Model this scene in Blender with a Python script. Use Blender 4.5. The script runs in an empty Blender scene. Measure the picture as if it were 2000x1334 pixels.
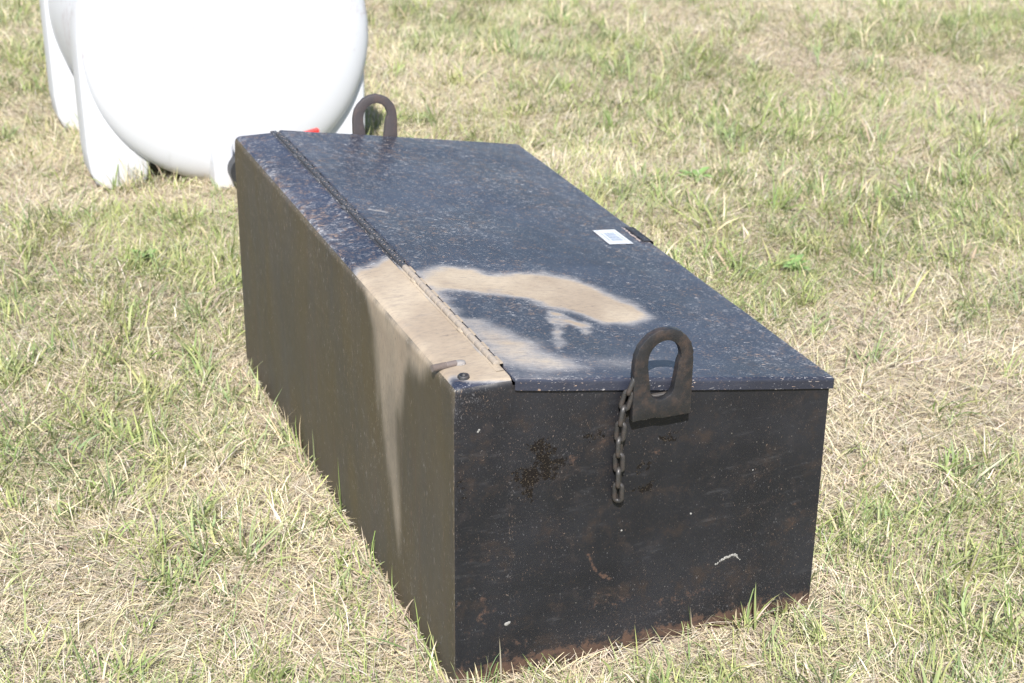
import bpy, bmesh, math, random
import numpy as np
from mathutils import Matrix, Vector

random.seed(7)
rng = np.random.default_rng(11)
scene = bpy.context.scene
COL = scene.collection

# ------------------------------------------------------------------ camera
cam_data = bpy.data.cameras.new('camera')
cam = bpy.data.objects.new('camera', cam_data)
COL.objects.link(cam)
PITCH, ROLL, YAW = 0.4210, 0.0105, -0.3946
fw = Vector((-math.sin(YAW) * math.cos(PITCH), math.cos(YAW) * math.cos(PITCH), -math.sin(PITCH)))
rt = Vector((math.cos(YAW), math.sin(YAW), 0.0))
up = rt.cross(fw)
rt2 = rt * math.cos(ROLL) + up * math.sin(ROLL)
up2 = -rt * math.sin(ROLL) + up * math.cos(ROLL)
m = Matrix.Identity(4)
for i in range(3):
    m[i][0], m[i][1], m[i][2] = rt2[i], up2[i], -fw[i]
m.translation = Vector((-0.7784, -2.0884, 1.6))
cam.matrix_world = m
cam_data.lens = 59.92
cam_data.sensor_width = 36.0
cam_data.clip_start = 0.05
cam_data.clip_end = 2000
cam_data.dof.use_dof = True
cam_data.dof.focus_distance = 2.75
cam_data.dof.aperture_fstop = 8.0
scene.camera = cam

# ------------------------------------------------------------------ sky, sun, exposure
SUN = Vector((-0.37, -0.82, 1.0)).normalized()          # towards the sun
elev = math.asin(SUN.z)
world = bpy.data.worlds.new('World')
scene.world = world
world.use_nodes = True
wn = world.node_tree
wn.nodes.clear()
sky = wn.nodes.new('ShaderNodeTexSky')
sky.sky_type = 'NISHITA'
sky.sun_disc = False
sky.sun_elevation = elev
sky.sun_rotation = math.atan2(SUN.x, SUN.y)
sky.altitude = 300
sky.air_density = 1.0
sky.dust_density = 0.6
sky.ozone_density = 1.2
bg = wn.nodes.new('ShaderNodeBackground')
bg.inputs['Strength'].default_value = 0.10
wo = wn.nodes.new('ShaderNodeOutputWorld')
wn.links.new(sky.outputs[0], bg.inputs[0])
wn.links.new(bg.outputs[0], wo.inputs[0])
sd = bpy.data.lights.new('sun', 'SUN')
sd.energy = 5.0
sd.angle = math.radians(0.53)
sd.color = (1.0, 0.965, 0.92)
sun = bpy.data.objects.new('sun', sd)
sun.rotation_euler = SUN.to_track_quat('Z', 'Y').to_euler()
sun.location = SUN * 20
COL.objects.link(sun)
vs = scene.view_settings
vs.view_transform = 'Standard'
vs.look = 'None'
vs.exposure = 0.88
vs.gamma = 1.0
vs.use_curve_mapping = False

# ------------------------------------------------------------------ dimensions (metres)
W, L, H, S = 0.645, 1.317, 0.5265, 0.0925     # toolbox width, length, height at the strip, strip width
HR = 0.4319                                  # height of the lid at its low side
SL = (HR - H) / (W + 0.008 - S)              # fall of the lid


# ------------------------------------------------------------------ helpers
def obj(name, me, mat=None, parent=None, loc=None):
    o = bpy.data.objects.new(name, me)
    COL.objects.link(o)
    if mat is not None and me is not None and len(me.materials) == 0:
        for mm in (mat if isinstance(mat, (list, tuple)) else [mat]):
            me.materials.append(mm)
    if parent is not None:
        o.parent = parent
        base = Vector(parent['_w']) if '_w' in parent else Vector((0, 0, 0))
        o.location = (Vector(loc) if loc is not None else Vector((0, 0, 0))) - base
    elif loc is not None:
        o.location = loc
    return o


def thing(name, label, cat, loc, group=None):
    o = bpy.data.objects.new(name, None)
    COL.objects.link(o)
    o.location = loc
    o.empty_display_size = 0.1
    o['label'] = label
    o['category'] = cat
    if group:
        o['group'] = group
    o['_w'] = list(loc)
    return o


def from_bm(name, bm, smooth=True):
    me = bpy.data.meshes.new(name)
    bmesh.ops.recalc_face_normals(bm, faces=bm.faces[:])
    bm.to_mesh(me)
    bm.free()
    if smooth:
        me.polygons.foreach_set('use_smooth', np.ones(len(me.polygons), bool))
    return me


def smooth_by_angle(me, deg=35):
    bm = bmesh.new()
    bm.from_mesh(me)
    lim = math.radians(deg)
    for e in bm.edges:
        if len(e.link_faces) == 2 and e.calc_face_angle(0) > lim:
            e.smooth = False
    for f in bm.faces:
        f.smooth = True
    bm.to_mesh(me)
    bm.free()
    return me


def box_bm(x0, x1, y0, y1, z0, z1, bevel=0.0, seg=2):
    bm = bmesh.new()
    bmesh.ops.create_cube(bm, size=1.0)
    for v in bm.verts:
        v.co = Vector(((x0 + x1) / 2 + v.co.x * (x1 - x0), (y0 + y1) / 2 + v.co.y * (y1 - y0),
                       (z0 + z1) / 2 + v.co.z * (z1 - z0)))
    if bevel:
        bmesh.ops.bevel(bm, geom=bm.edges[:], offset=bevel, segments=seg, affect='EDGES', profile=0.5)
    return bm


def tube_bm(bm, pts, rad, seg=10, closed=False):
    """sweep a circle along points"""
    pts = [Vector(p) for p in pts]
    n = len(pts)
    rings = []
    prev = None
    for i, p in enumerate(pts):
        if closed:
            t = (pts[(i + 1) % n] - pts[i - 1]).normalized()
        else:
            t = (pts[min(i + 1, n - 1)] - pts[max(i - 1, 0)]).normalized()
        a = prev if prev is not None else (Vector((0, 0, 1)) if abs(t.z) < 0.9 else Vector((1, 0, 0)))
        u = (a - t * a.dot(t)).normalized()
        prev = u
        w = t.cross(u)
        r = rad[i] if isinstance(rad, (list, tuple)) else rad
        rings.append([bm.verts.new(p + (u * math.cos(2 * math.pi * k / seg) + w * math.sin(2 * math.pi * k / seg)) * r)
                      for k in range(seg)])
    for i in range(n if closed else n - 1):
        A, B = rings[i], rings[(i + 1) % n]
        for k in range(seg):
            bm.faces.new((A[k], A[(k + 1) % seg], B[(k + 1) % seg], B[k]))
    if not closed:
        bm.faces.new(rings[0])
        bm.faces.new(rings[-1])
    return bm


def vnoise(x, y, seed=0):
    """smooth lattice noise in 0..1"""
    x = np.asarray(x, float)
    y = np.asarray(y, float)
    xi = np.floor(x).astype(np.int64)
    yi = np.floor(y).astype(np.int64)
    fx, fy = x - xi, y - yi
    fx, fy = fx * fx * (3 - 2 * fx), fy * fy * (3 - 2 * fy)

    def hsh(a, b):
        h = (a * 374761393 + b * 668265263 + seed * 974634777) & 0xffffffff
        h = ((h ^ (h >> 13)) * 1274126177) & 0xffffffff
        h = h ^ (h >> 16)
        return (h & 0xffff) / 65535.0
    a, b = hsh(xi, yi), hsh(xi + 1, yi)
    c, d = hsh(xi, yi + 1), hsh(xi + 1, yi + 1)
    return (a * (1 - fx) + b * fx) * (1 - fy) + (c * (1 - fx) + d * fx) * fy


def fbm(x, y, seed=0, octs=3):
    s, a, t = 0, 1, 0
    for k in range(octs):
        s = s + a * vnoise(x * 2 ** k, y * 2 ** k, seed + k)
        t += a
        a *= 0.5
    return s / t


def smooth(a, b, x):
    t = np.clip((x - a) / (b - a), 0, 1)
    return t * t * (3 - 2 * t)


def poly_sd(px, py, poly):
    """signed distance to a polygon, positive inside"""
    d = np.full(px.shape, 1e9)
    ins = np.zeros(px.shape, bool)
    n = len(poly)
    for i in range(n):
        ax, ay = poly[i]
        bx, by = poly[(i + 1) % n]
        ex, ey = bx - ax, by - ay
        t = np.clip(((px - ax) * ex + (py - ay) * ey) / (ex * ex + ey * ey + 1e-12), 0, 1)
        d = np.minimum(d, np.hypot(px - ax - t * ex, py - ay - t * ey))
        if abs(ey) > 1e-12:
            c = ((ay > py) != (by > py)) & (px < ex * (py - ay) / ey + ax)
            ins ^= c
    return np.where(ins, d, -d)


def grid_mesh(name, patches):
    """patches: list of (P[nu,nv,3], {attr: [nu,nv]}, flip) -> one mesh"""
    V, F, A = [], [], {}
    off = 0
    keys = set()
    for P, at, fl in patches:
        keys |= set(at)
    for P, at, fl in patches:
        nu, nv = P.shape[:2]
        V.append(P.reshape(-1, 3))
        idx = np.arange(nu * nv).reshape(nu, nv) + off
        q = np.stack([idx[:-1, :-1], idx[1:, :-1], idx[1:, 1:], idx[:-1, 1:]], -1).reshape(-1, 4)
        F.append(q[:, ::-1] if fl else q)
        for k in keys:
            A.setdefault(k, []).append(np.broadcast_to(at.get(k, 0.0), (nu, nv)).reshape(-1))
        off += nu * nv
    V, F = np.concatenate(V), np.concatenate(F)
    me = bpy.data.meshes.new(name)
    me.vertices.add(len(V))
    me.vertices.foreach_set('co', V.astype(np.float32).ravel())
    me.loops.add(F.size)
    me.loops.foreach_set('vertex_index', F.astype(np.int32).ravel())
    me.polygons.add(len(F))
    me.polygons.foreach_set('loop_start', np.arange(0, F.size, 4, dtype=np.int32))
    me.update(calc_edges=True)
    me.polygons.foreach_set('use_smooth', np.ones(len(F), bool))
    for k in keys:
        a = me.attributes.new(k, 'FLOAT', 'POINT')
        a.data.foreach_set('value', np.concatenate(A[k]).astype(np.float32))
    me.validate()
    return me


# ------------------------------------------------------------------ node helper
class NT:
    def __init__(self, name):
        self.mat = bpy.data.materials.new(name)
        self.mat.use_nodes = True
        self.t = self.mat.node_tree
        self.t.nodes.clear()
        self.out = self.t.nodes.new('ShaderNodeOutputMaterial')

    def n(self, typ, **kw):
        nd = self.t.nodes.new(typ)
        ins = kw.pop('i', {})
        for k, v in kw.items():
            setattr(nd, k, v)
        for k, v in ins.items():
            if isinstance(v, bpy.types.NodeSocket):
                self.t.links.new(v, nd.inputs[k])
            else:
                nd.inputs[k].default_value = v
        return nd

    def math(self, op, a, b=0.0, c=0.0, clamp=False):
        return self.n('ShaderNodeMath', operation=op, use_clamp=clamp, i={0: a, 1: b, 2: c}).outputs[0]

    def mix(self, f, a, b, bt='MIX'):
        def c4(v):
            return (*v, 1) if isinstance(v, tuple) and len(v) == 3 else v
        return self.n('ShaderNodeMix', data_type='RGBA', blend_type=bt,
                      i={0: f, 6: c4(a), 7: c4(b)}).outputs[2]

    def attr(self, name):
        return self.n('ShaderNodeAttribute', attribute_name=name).outputs['Fac']

    def coord(self):
        return self.n('ShaderNodeTexCoord').outputs['Object']

    def mapping(self, vec, scale=(1, 1, 1), rot=(0, 0, 0), loc=(0, 0, 0)):
        return self.n('ShaderNodeMapping', i={'Vector': vec, 'Scale': scale, 'Rotation': rot, 'Location': loc}).outputs[0]

    def noise(self, vec, scale, detail=3.0, rough=0.55, dist=0.0):
        return self.n('ShaderNodeTexNoise', i={'Vector': vec, 'Scale': scale, 'Detail': detail, 'Roughness': rough,
                                               'Distortion': dist}).outputs[0]

    def ss(self, v, a, b):
        return self.n('ShaderNodeMapRange', interpolation_type='SMOOTHSTEP',
                      i={0: v, 1: a, 2: b, 3: 0.0, 4: 1.0}).outputs[0]

    def bump(self, h, strength, dist, normal=None):
        i = {'Height': h, 'Strength': strength, 'Distance': dist}
        if normal is not None:
            i['Normal'] = normal
        return self.n('ShaderNodeBump', i=i).outputs[0]

    def principled(self, **i):
        p = self.n('ShaderNodeBsdfPrincipled', i=i)
        self.t.links.new(p.outputs[0], self.out.inputs[0])
        return p


# ------------------------------------------------------------------ materials
def paint_material(name, streak=(1, 1, 1), streak2=(1, 1, 1), chip_lo=0.64, chip_amt=1.0, film=0.0, filmcol=(0.074, 0.058, 0.032),
                   base=(0.020, 0.0225, 0.030), rough=0.42, speck=0.5, chip_col=(0.50, 0.48, 0.47), spec=0.5,
                   pale=(0.355, 0.345, 0.340), rag=0.30, blotch=0.0):
    n = NT(name)
    co = n.coord()
    dust, rust, pit, chalk = n.attr('dust'), n.attr('rust'), n.attr('pit'), n.attr('chalk')
    big = n.noise(co, 5.0, 4.0, 0.6)
    mid = n.noise(co, 28.0, 5.0, 0.65)
    fine = n.noise(co, 420.0, 2.0, 0.6)
    # paint, a little faded in places
    c = n.mix(n.ss(big, 0.35, 0.7), base, tuple(b * 1.55 + 0.002 for b in base))
    c = n.mix(n.math('MULTIPLY', n.ss(mid, 0.55, 0.75), 0.30), c, (0.05, 0.038, 0.034))
    blot = n.noise(n.mapping(co, loc=(2, 7, 3)), 15.0, 7.0, 0.74)
    c = n.mix(n.math('MULTIPLY', n.ss(blot, 0.50, 0.68), blotch), c, (0.027, 0.0205, 0.0185))
    # dusty film that runs down the plate
    if film > 0:
        sv = n.mapping(co, scale=streak2)
        run = n.noise(sv, 1.0, 4.0, 0.6)
        fr_ = n.noise(n.mapping(co, scale=tuple(v * 5 for v in streak2)), 1.0, 3.0, 0.6)
        f = n.math('MULTIPLY', n.math('MULTIPLY_ADD', n.ss(run, 0.12, 0.70), 0.32, 0.60), film)
        f = n.math('ADD', f, n.math('MULTIPLY', n.math('SUBTRACT', fr_, 0.5), 0.25))
        f = n.math('ADD', f, n.math('MULTIPLY', n.math('SUBTRACT', n.noise(n.mapping(co, scale=(6, 6, 3.5), loc=(3, 8, 1)), 1.0, 5.0, 0.62), 0.5), 1.5), clamp=True)
        hue = n.noise(n.mapping(co, scale=(9, 9, 2.0), loc=(4, 1, 7)), 1.0, 4.0, 0.6)
        c = n.mix(f, c, n.mix(n.ss(hue, 0.40, 0.66), filmcol, (0.072, 0.060, 0.043)))
        red = n.math('MULTIPLY', n.ss(n.noise(n.mapping(co, scale=(60, 60, 2.4), loc=(9, 2, 3)), 1.0, 4.0, 0.6), 0.60, 0.76), 0.55)
        c = n.mix(red, c, (0.085, 0.045, 0.03))
    # chips and scratches: short strokes, pale or rust brown
    s1 = n.noise(n.mapping(co, scale=streak, rot=(0, 0, 0.10)), 1.0, 2.0, 0.5, 0.3)
    s2 = n.noise(n.mapping(co, scale=tuple(v * 1.7 for v in streak), rot=(0, 0, -0.16), loc=(3, 5, 1)), 1.0, 2.0, 0.5, 0.4)
    area = n.ss(n.noise(co, 3.2, 3.0, 0.6), 0.25, 0.65)
    thr = n.math('MULTIPLY_ADD', area, -0.055, chip_lo + 0.045)
    thr = n.math('MULTIPLY_ADD', chalk, -0.07, thr)
    k1 = n.ss(n.math('SUBTRACT', s1, thr), 0.0, 0.03)
    k2 = n.ss(n.math('SUBTRACT', s2, thr), 0.0, 0.03)
    tone = n.noise(co, 46.0, 1.0)
    ccol = n.mix(n.ss(tone, 0.42, 0.6), chip_col, (0.42, 0.29, 0.20))
    chips = n.math('MULTIPLY', n.math('MAXIMUM', k1, k2), chip_amt)
    chips = n.math('MULTIPLY', chips, n.math('MULTIPLY_ADD', n.ss(n.noise(co, 70.0, 2.0), 0.35, 0.65), 0.75, 0.25))
    c = n.mix(chips, c, ccol)
    # specks of dried splash
    vor = n.n('ShaderNodeTexVoronoi', feature='F1', i={'Vector': co, 'Scale': 170.0})
    sp = n.math('SUBTRACT', 1.0, n.ss(vor.outputs['Distance'], 0.12, 0.24))
    pick = n.ss(n.n('ShaderNodeSeparateColor', i={0: vor.outputs['Color']}).outputs[0], 0.90, 0.93)
    spa = n.ss(n.noise(co, 8.0, 5.0, 0.75), 0.46, 0.66)
    sp = n.math('MULTIPLY', n.math('MULTIPLY', sp, pick), n.math('MULTIPLY', spa, speck))
    # soft scuffs
    scf = n.ss(n.noise(n.mapping(co, scale=(16, 16, 70), rot=(0.1, 0.25, 0.2)), 1.0, 5.0, 0.7), 0.56, 0.80)
    c = n.mix(n.math('MULTIPLY', scf, 0.16), c, (0.16, 0.155, 0.16))
    c = n.mix(sp, c, (0.40, 0.36, 0.30))
    # pitted, peeling paint
    pn = n.ss(n.math('ADD', n.math('MULTIPLY', n.math('SUBTRACT', n.noise(co, 90.0, 4.0, 0.7), 0.5), 1.9), pit), 0.40, 0.62)
    c = n.mix(pn, c, n.mix(n.ss(fine, 0.59, 0.66), (0.0085, 0.0068, 0.0055), (0.085, 0.065, 0.042)))
    # rust
    rn = n.ss(n.math('ADD', n.math('MULTIPLY', n.math('SUBTRACT', n.noise(co, 55.0, 5.0, 0.7), 0.5), 1.8), rust), 0.42, 0.72)
    rn = n.math('MULTIPLY', rn, n.math('ADD', 0.45, n.math('MULTIPLY', fine, 0.7)), clamp=True)
    c = n.mix(rn, c, n.mix(mid, (0.055, 0.036, 0.027), (0.125, 0.074, 0.050)))
    # wiped dust and dried mud: pale where thin, tan where thick
    dn = n.noise(n.mapping(co, scale=(75, 230, 60), rot=(0, 0, 0.22)), 1.0, 5.0, 0.7)
    dd = n.math('ADD', dust, n.math('MULTIPLY', n.math('SUBTRACT', dn, 0.5), rag))
    dd = n.math('ADD', dd, n.math('MULTIPLY', n.math('SUBTRACT', n.noise(co, 9.0, 3.0), 0.5), 0.25))
    d0 = n.ss(dd, 0.03, 0.84)
    d0 = n.math('MULTIPLY', d0, n.math('MULTIPLY_ADD', n.ss(dn, 0.25, 0.6), 0.25, 0.75))
    dcol = n.mix(n.ss(dd, 0.34, 0.85), pale, n.mix(n.ss(big, 0.36, 0.64), (0.290, 0.232, 0.172), (0.390, 0.322, 0.240)))
    dcol = n.mix(n.math('MULTIPLY', n.ss(n.noise(n.mapping(co, scale=(70, 240, 110)), 1.0, 3.0), 0.5, 0.7), 0.22), dcol, (0.26, 0.205, 0.165))
    dcol = n.mix(n.math('MULTIPLY', n.ss(n.noise(n.mapping(co, scale=(14, 90, 40)), 1.0, 3.0), 0.6, 0.72), 0.35), dcol, (0.2, 0.17, 0.15))
    hole = n.ss(n.noise(n.mapping(co, scale=(38, 330, 120), rot=(0, 0, 0.35), loc=(1, 4, 2)), 1.0, 3.0, 0.6, 0.8), 0.62, 0.70)
    hole = n.math('MULTIPLY', hole, n.ss(n.noise(co, 14.0, 3.0), 0.48, 0.62))
    d0 = n.math('MULTIPLY', d0, n.math('MULTIPLY_ADD', hole, -0.75, 1.0))
    grit = n.ss(n.noise(co, 330.0, 3.0, 0.7), 0.60, 0.70)
    dcol = n.mix(n.math('MULTIPLY', grit, 0.35), dcol, (0.19, 0.15, 0.115))
    d0 = n.math('MULTIPLY', d0, n.ss(dust, 0.0, 0.06))
    c = n.mix(d0, c, dcol)
    dirt = n.math('MAXIMUM', n.math('MAXIMUM', d0, rn), n.math('MAXIMUM', chips, pn))
    if film > 0:
        dirt = n.math('MAXIMUM', dirt, n.math('MULTIPLY', f, 0.45))
    r = n.math('MULTIPLY_ADD', dirt, 0.9 - rough, rough)
    r = n.math('ADD', r, n.math('MULTIPLY', n.math('SUBTRACT', mid, 0.5), 0.2))
    h = n.math('ADD', n.math('MULTIPLY', fine, 0.25), n.math('MULTIPLY', mid, 0.5))
    h = n.math('ADD', h, n.math('MULTIPLY', d0, 0.5))
    h = n.math('SUBTRACT', h, n.math('MULTIPLY', pn, 0.6))
    nb = n.bump(h, 0.35, 0.0015)
    sp_ = n.math('MULTIPLY_ADD', dirt, -0.3 * spec / 0.5, spec)
    n.principled(**{'Base Color': c, 'Roughness': r, 'Normal': nb, 'Specular IOR Level': sp_})
    return n.mat


M_LID = paint_material('lid_paint', streak=(100, 600, 330), chip_lo=0.624, chip_amt=0.78, speck=0.14, rough=0.40,
                       base=(0.0175, 0.0200, 0.0310))
M_FRONT = paint_material('front_paint', streak=(420, 420, 230), chip_lo=0.680, chip_amt=0.30, speck=0.30, rough=0.5,
                         base=(0.0098, 0.0100, 0.0122), chip_col=(0.30, 0.29, 0.29), spec=0.36, blotch=1.0)
M_SIDE = paint_material('side_paint', streak=(420, 420, 55), streak2=(13, 15, 1.1), chip_lo=0.676, chip_amt=0.5, film=0.95,
                        speck=0.12, rough=0.48, spec=0.5, pale=(0.29, 0.245, 0.19), rag=0.20)
M_STRIP = paint_material('strip_paint', streak=(95, 540, 280), chip_lo=0.628, chip_amt=0.72, speck=0.14, rough=0.40,
                         base=(0.0170, 0.0205, 0.0350))


def metal_material(name, base, rustamt, rough=0.5, metallic=0.0, hi=(0.12, 0.075, 0.05)):
    n = NT(name)
    co = n.coord()
    a = n.noise(co, 45.0, 5.0, 0.65)
    b = n.noise(co, 260.0, 3.0, 0.6)
    c = n.mix(n.math('MULTIPLY', n.ss(a, 0.45, 0.7), rustamt), base, hi)
    c = n.mix(n.math('MULTIPLY', n.ss(b, 0.6, 0.72), 0.5), c, tuple(min(1, v * 2.2 + 0.02) for v in base))
    geo = n.n('ShaderNodeNewGeometry').outputs['Pointiness']
    c = n.mix(n.math('MULTIPLY', n.ss(geo, 0.53, 0.64), 0.3), c, (0.2, 0.185, 0.17))
    n.principled(**{'Base Color': c, 'Roughness': n.math('MULTIPLY_ADD', a, 0.4, rough - 0.2), 'Metallic': metallic,
                    'Normal': n.bump(n.math('ADD', a, n.math('MULTIPLY', b, 0.5)), 0.5, 0.0015)})
    return n.mat


M_LUG = metal_material('lug_steel', (0.013, 0.013, 0.0145), 0.42, 0.5, hi=(0.075, 0.045, 0.03))
M_LUG_RUST = metal_material('lug_rusty_steel', (0.052, 0.044, 0.045), 0.6, 0.6, hi=(0.09, 0.06, 0.052))
M_CHAIN = metal_material('chain_steel', (0.030, 0.029, 0.029), 0.5, 0.42, 0.3, hi=(0.085, 0.055, 0.04))
M_BOLT = metal_material('bolt_steel', (0.13, 0.105, 0.095), 0.6, 0.7, hi=(0.19, 0.135, 0.11))
M_HINGE = paint_material('hinge_paint', streak=(200, 90, 200), chip_lo=0.66, speck=0.2, rough=0.5, base=(0.03, 0.03, 0.034))


def plain_material(name, col, rough=0.6, var=0.15, scale=30.0, **kw):
    n = NT(name)
    a = n.noise(n.coord(), scale, 4.0)
    c = n.mix(a, tuple(v * (1 - var) for v in col), tuple(min(1, v * (1 + var)) for v in col))
    n.principled(**{'Base Color': c, 'Roughness': rough, **kw})
    return n.mat


M_LABEL = plain_material('label_paper', (0.84, 0.86, 0.86), 0.55, 0.02)
M_INK = plain_material('label_ink', (0.30, 0.36, 0.46), 0.6, 0.05)
M_DROP = plain_material('bird_dropping', (0.25, 0.24, 0.22), 0.85, 0.55, 260.0)
M_BLACK = plain_material('black_plastic', (0.025, 0.026, 0.028), 0.45, 0.2)
M_RED = plain_material('red_plastic', (0.62, 0.035, 0.03), 0.4, 0.1)


def tank_material():
    n = NT('white_plastic')
    co = n.coord()
    a = n.noise(co, 4.0, 5.0, 0.6)
    g = n.noise(n.mapping(co, scale=(1, 1, 1)), 30.0, 6.0, 0.72)
    z = n.n('ShaderNodeSeparateXYZ', i={0: co}).outputs[2]
    # faint reddish grime above an old level line
    above = n.math('MULTIPLY', n.ss(z, 0.335, 0.345), n.math('SUBTRACT', 1.0, n.ss(z, 0.50, 0.68)))
    grime = n.math('MULTIPLY', n.ss(n.math('MULTIPLY', a, g), 0.27, 0.38), above)
    c = n.mix(n.math('MULTIPLY', grime, 0.42), (0.535, 0.545, 0.57), (0.33, 0.25, 0.26))
    low = n.math('SUBTRACT', 1.0, n.ss(z, 0.0, 0.10))
    c = n.mix(n.math('MULTIPLY', n.math('MULTIPLY', low, g), 0.4), c, (0.55, 0.47, 0.36))  # beige bounce from the grass painted into the colour near the bottom
    n.principled(**{'Base Color': c, 'Roughness': 0.42, 'Subsurface Weight': 0.0, 'Specular IOR Level': 0.4,
                    'Normal': n.bump(g, 0.05, 0.002)})
    return n.mat


M_TANK = tank_material()


def ground_material():
    n = NT('dry_thatch_soil')
    co = n.coord()
    p1 = n.noise(co, 1.1, 4.0, 0.6)
    p2 = n.noise(co, 9.0, 5.0, 0.65)
    st1 = n.noise(n.mapping(co, scale=(260, 30, 60), rot=(0, 0, 0.5)), 1.0, 3.0, 0.6, 0.6)
    st2 = n.noise(n.mapping(co, scale=(30, 240, 60), rot=(0, 0, 0.35)), 1.0, 3.0, 0.6, 0.6)
    st = n.math('MAXIMUM', st1, st2)
    c = n.mix(n.ss(p2, 0.3, 0.7), (0.25, 0.20, 0.15), (0.37, 0.31, 0.24))
    c = n.mix(n.math('MULTIPLY', n.ss(p1, 0.45, 0.7), 0.45), c, (0.30, 0.30, 0.13))
    c = n.mix(n.ss(st, 0.55, 0.72), c, (0.52, 0.44, 0.31))
    c = n.mix(n.math('MULTIPLY', n.ss(n.noise(co, 130.0, 3.0), 0.52, 0.7), 0.5), c, (0.16, 0.115, 0.08))
    n.principled(**{'Base Color': c, 'Roughness': 0.95, 'Specular IOR Level': 0.15,
                    'Normal': n.bump(n.math('ADD', st, p2), 0.8, 0.008)})
    return n.mat


def blade_material(name, trans):
    n = NT(name)
    at = n.n('ShaderNodeAttribute', attribute_name='tint').outputs['Color']
    d = n.n('ShaderNodeBsdfPrincipled', i={'Base Color': at, 'Roughness': 0.6, 'Specular IOR Level': 0.25})
    t = n.n('ShaderNodeBsdfTranslucent', i={'Color': at})
    mx = n.n('ShaderNodeMixShader', i={0: trans, 1: d.outputs[0], 2: t.outputs[0]})
    n.t.links.new(mx.outputs[0], n.out.inputs[0])
    return n.mat


M_STRAW = blade_material('dry_straw', 0.12)
M_GREEN = blade_material('green_blades', 0.25)


# ------------------------------------------------------------------ ground
def gh(x, y):
    """gentle unevenness of the field, flat under the toolbox and tank"""
    h = (fbm(x * 0.9 + 40, y * 0.9 + 40, 3) - 0.5) * 0.05 + (fbm(x * 5 + 9, y * 5 + 9, 5) - 0.5) * 0.022
    dbox = np.maximum(np.maximum(-x, x - W), np.maximum(-y, y - L))
    dtank = np.maximum(np.maximum(-0.13 - x, x - 0.75), np.maximum(2.5 - y, y - 3.4))
    return h * smooth(-0.02, 0.35, np.minimum(dbox, dtank))


gx = np.concatenate([[-300, -80, -25, -8, -4], np.linspace(-2.6, 6.0, 216), [8, 14, 30, 90, 300]])
gy = np.concatenate([[-300, -80, -25, -8, -3], np.linspace(-1.6, 8.0, 241), [10, 16, 32, 90, 300]])
GX, GY = np.meshgrid(gx, gy, indexing='ij')
inside = smooth(0, 1, np.minimum(np.minimum(GX + 4, 8 - GX), np.minimum(GY + 3, 10 - GY)))
ground = obj('ground', grid_mesh('ground', [(np.stack([GX, GY, gh(GX, GY) * inside], -1), {}, False)]), ground_material())
ground['kind'] = 'structure'
ground['label'] = 'dry mown field of tan thatch and soil'


# ------------------------------------------------------------------ grass
def green_field(x, y):
    g = 0.62 * fbm(x * 1.5 + 11.3, y * 1.5 + 4.1, 21, 3) + 0.38 * fbm(x * 5.5, y * 5.5, 33, 2)
    # greener behind the box and along its left side, barer in the front corners
    g = g + 0.10 * np.exp(-(((x - 1.5) / 0.9) ** 2 + ((y - 2.4) / 1.2) ** 2))
    g = g + 0.05 * np.exp(-(((x + 0.3) / 0.3) ** 2 + ((y - 0.95) / 0.4) ** 2))
    g = g - 0.09 * np.exp(-(((x - 1.6) / 0.5) ** 2 + ((y - 0.5) / 0.6) ** 2))
    g = g - 0.10 * np.exp(-(((x + 0.25) / 0.4) ** 2 + ((y - 0.15) / 0.3) ** 2))
    return smooth(0.385, 0.63, g)


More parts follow.
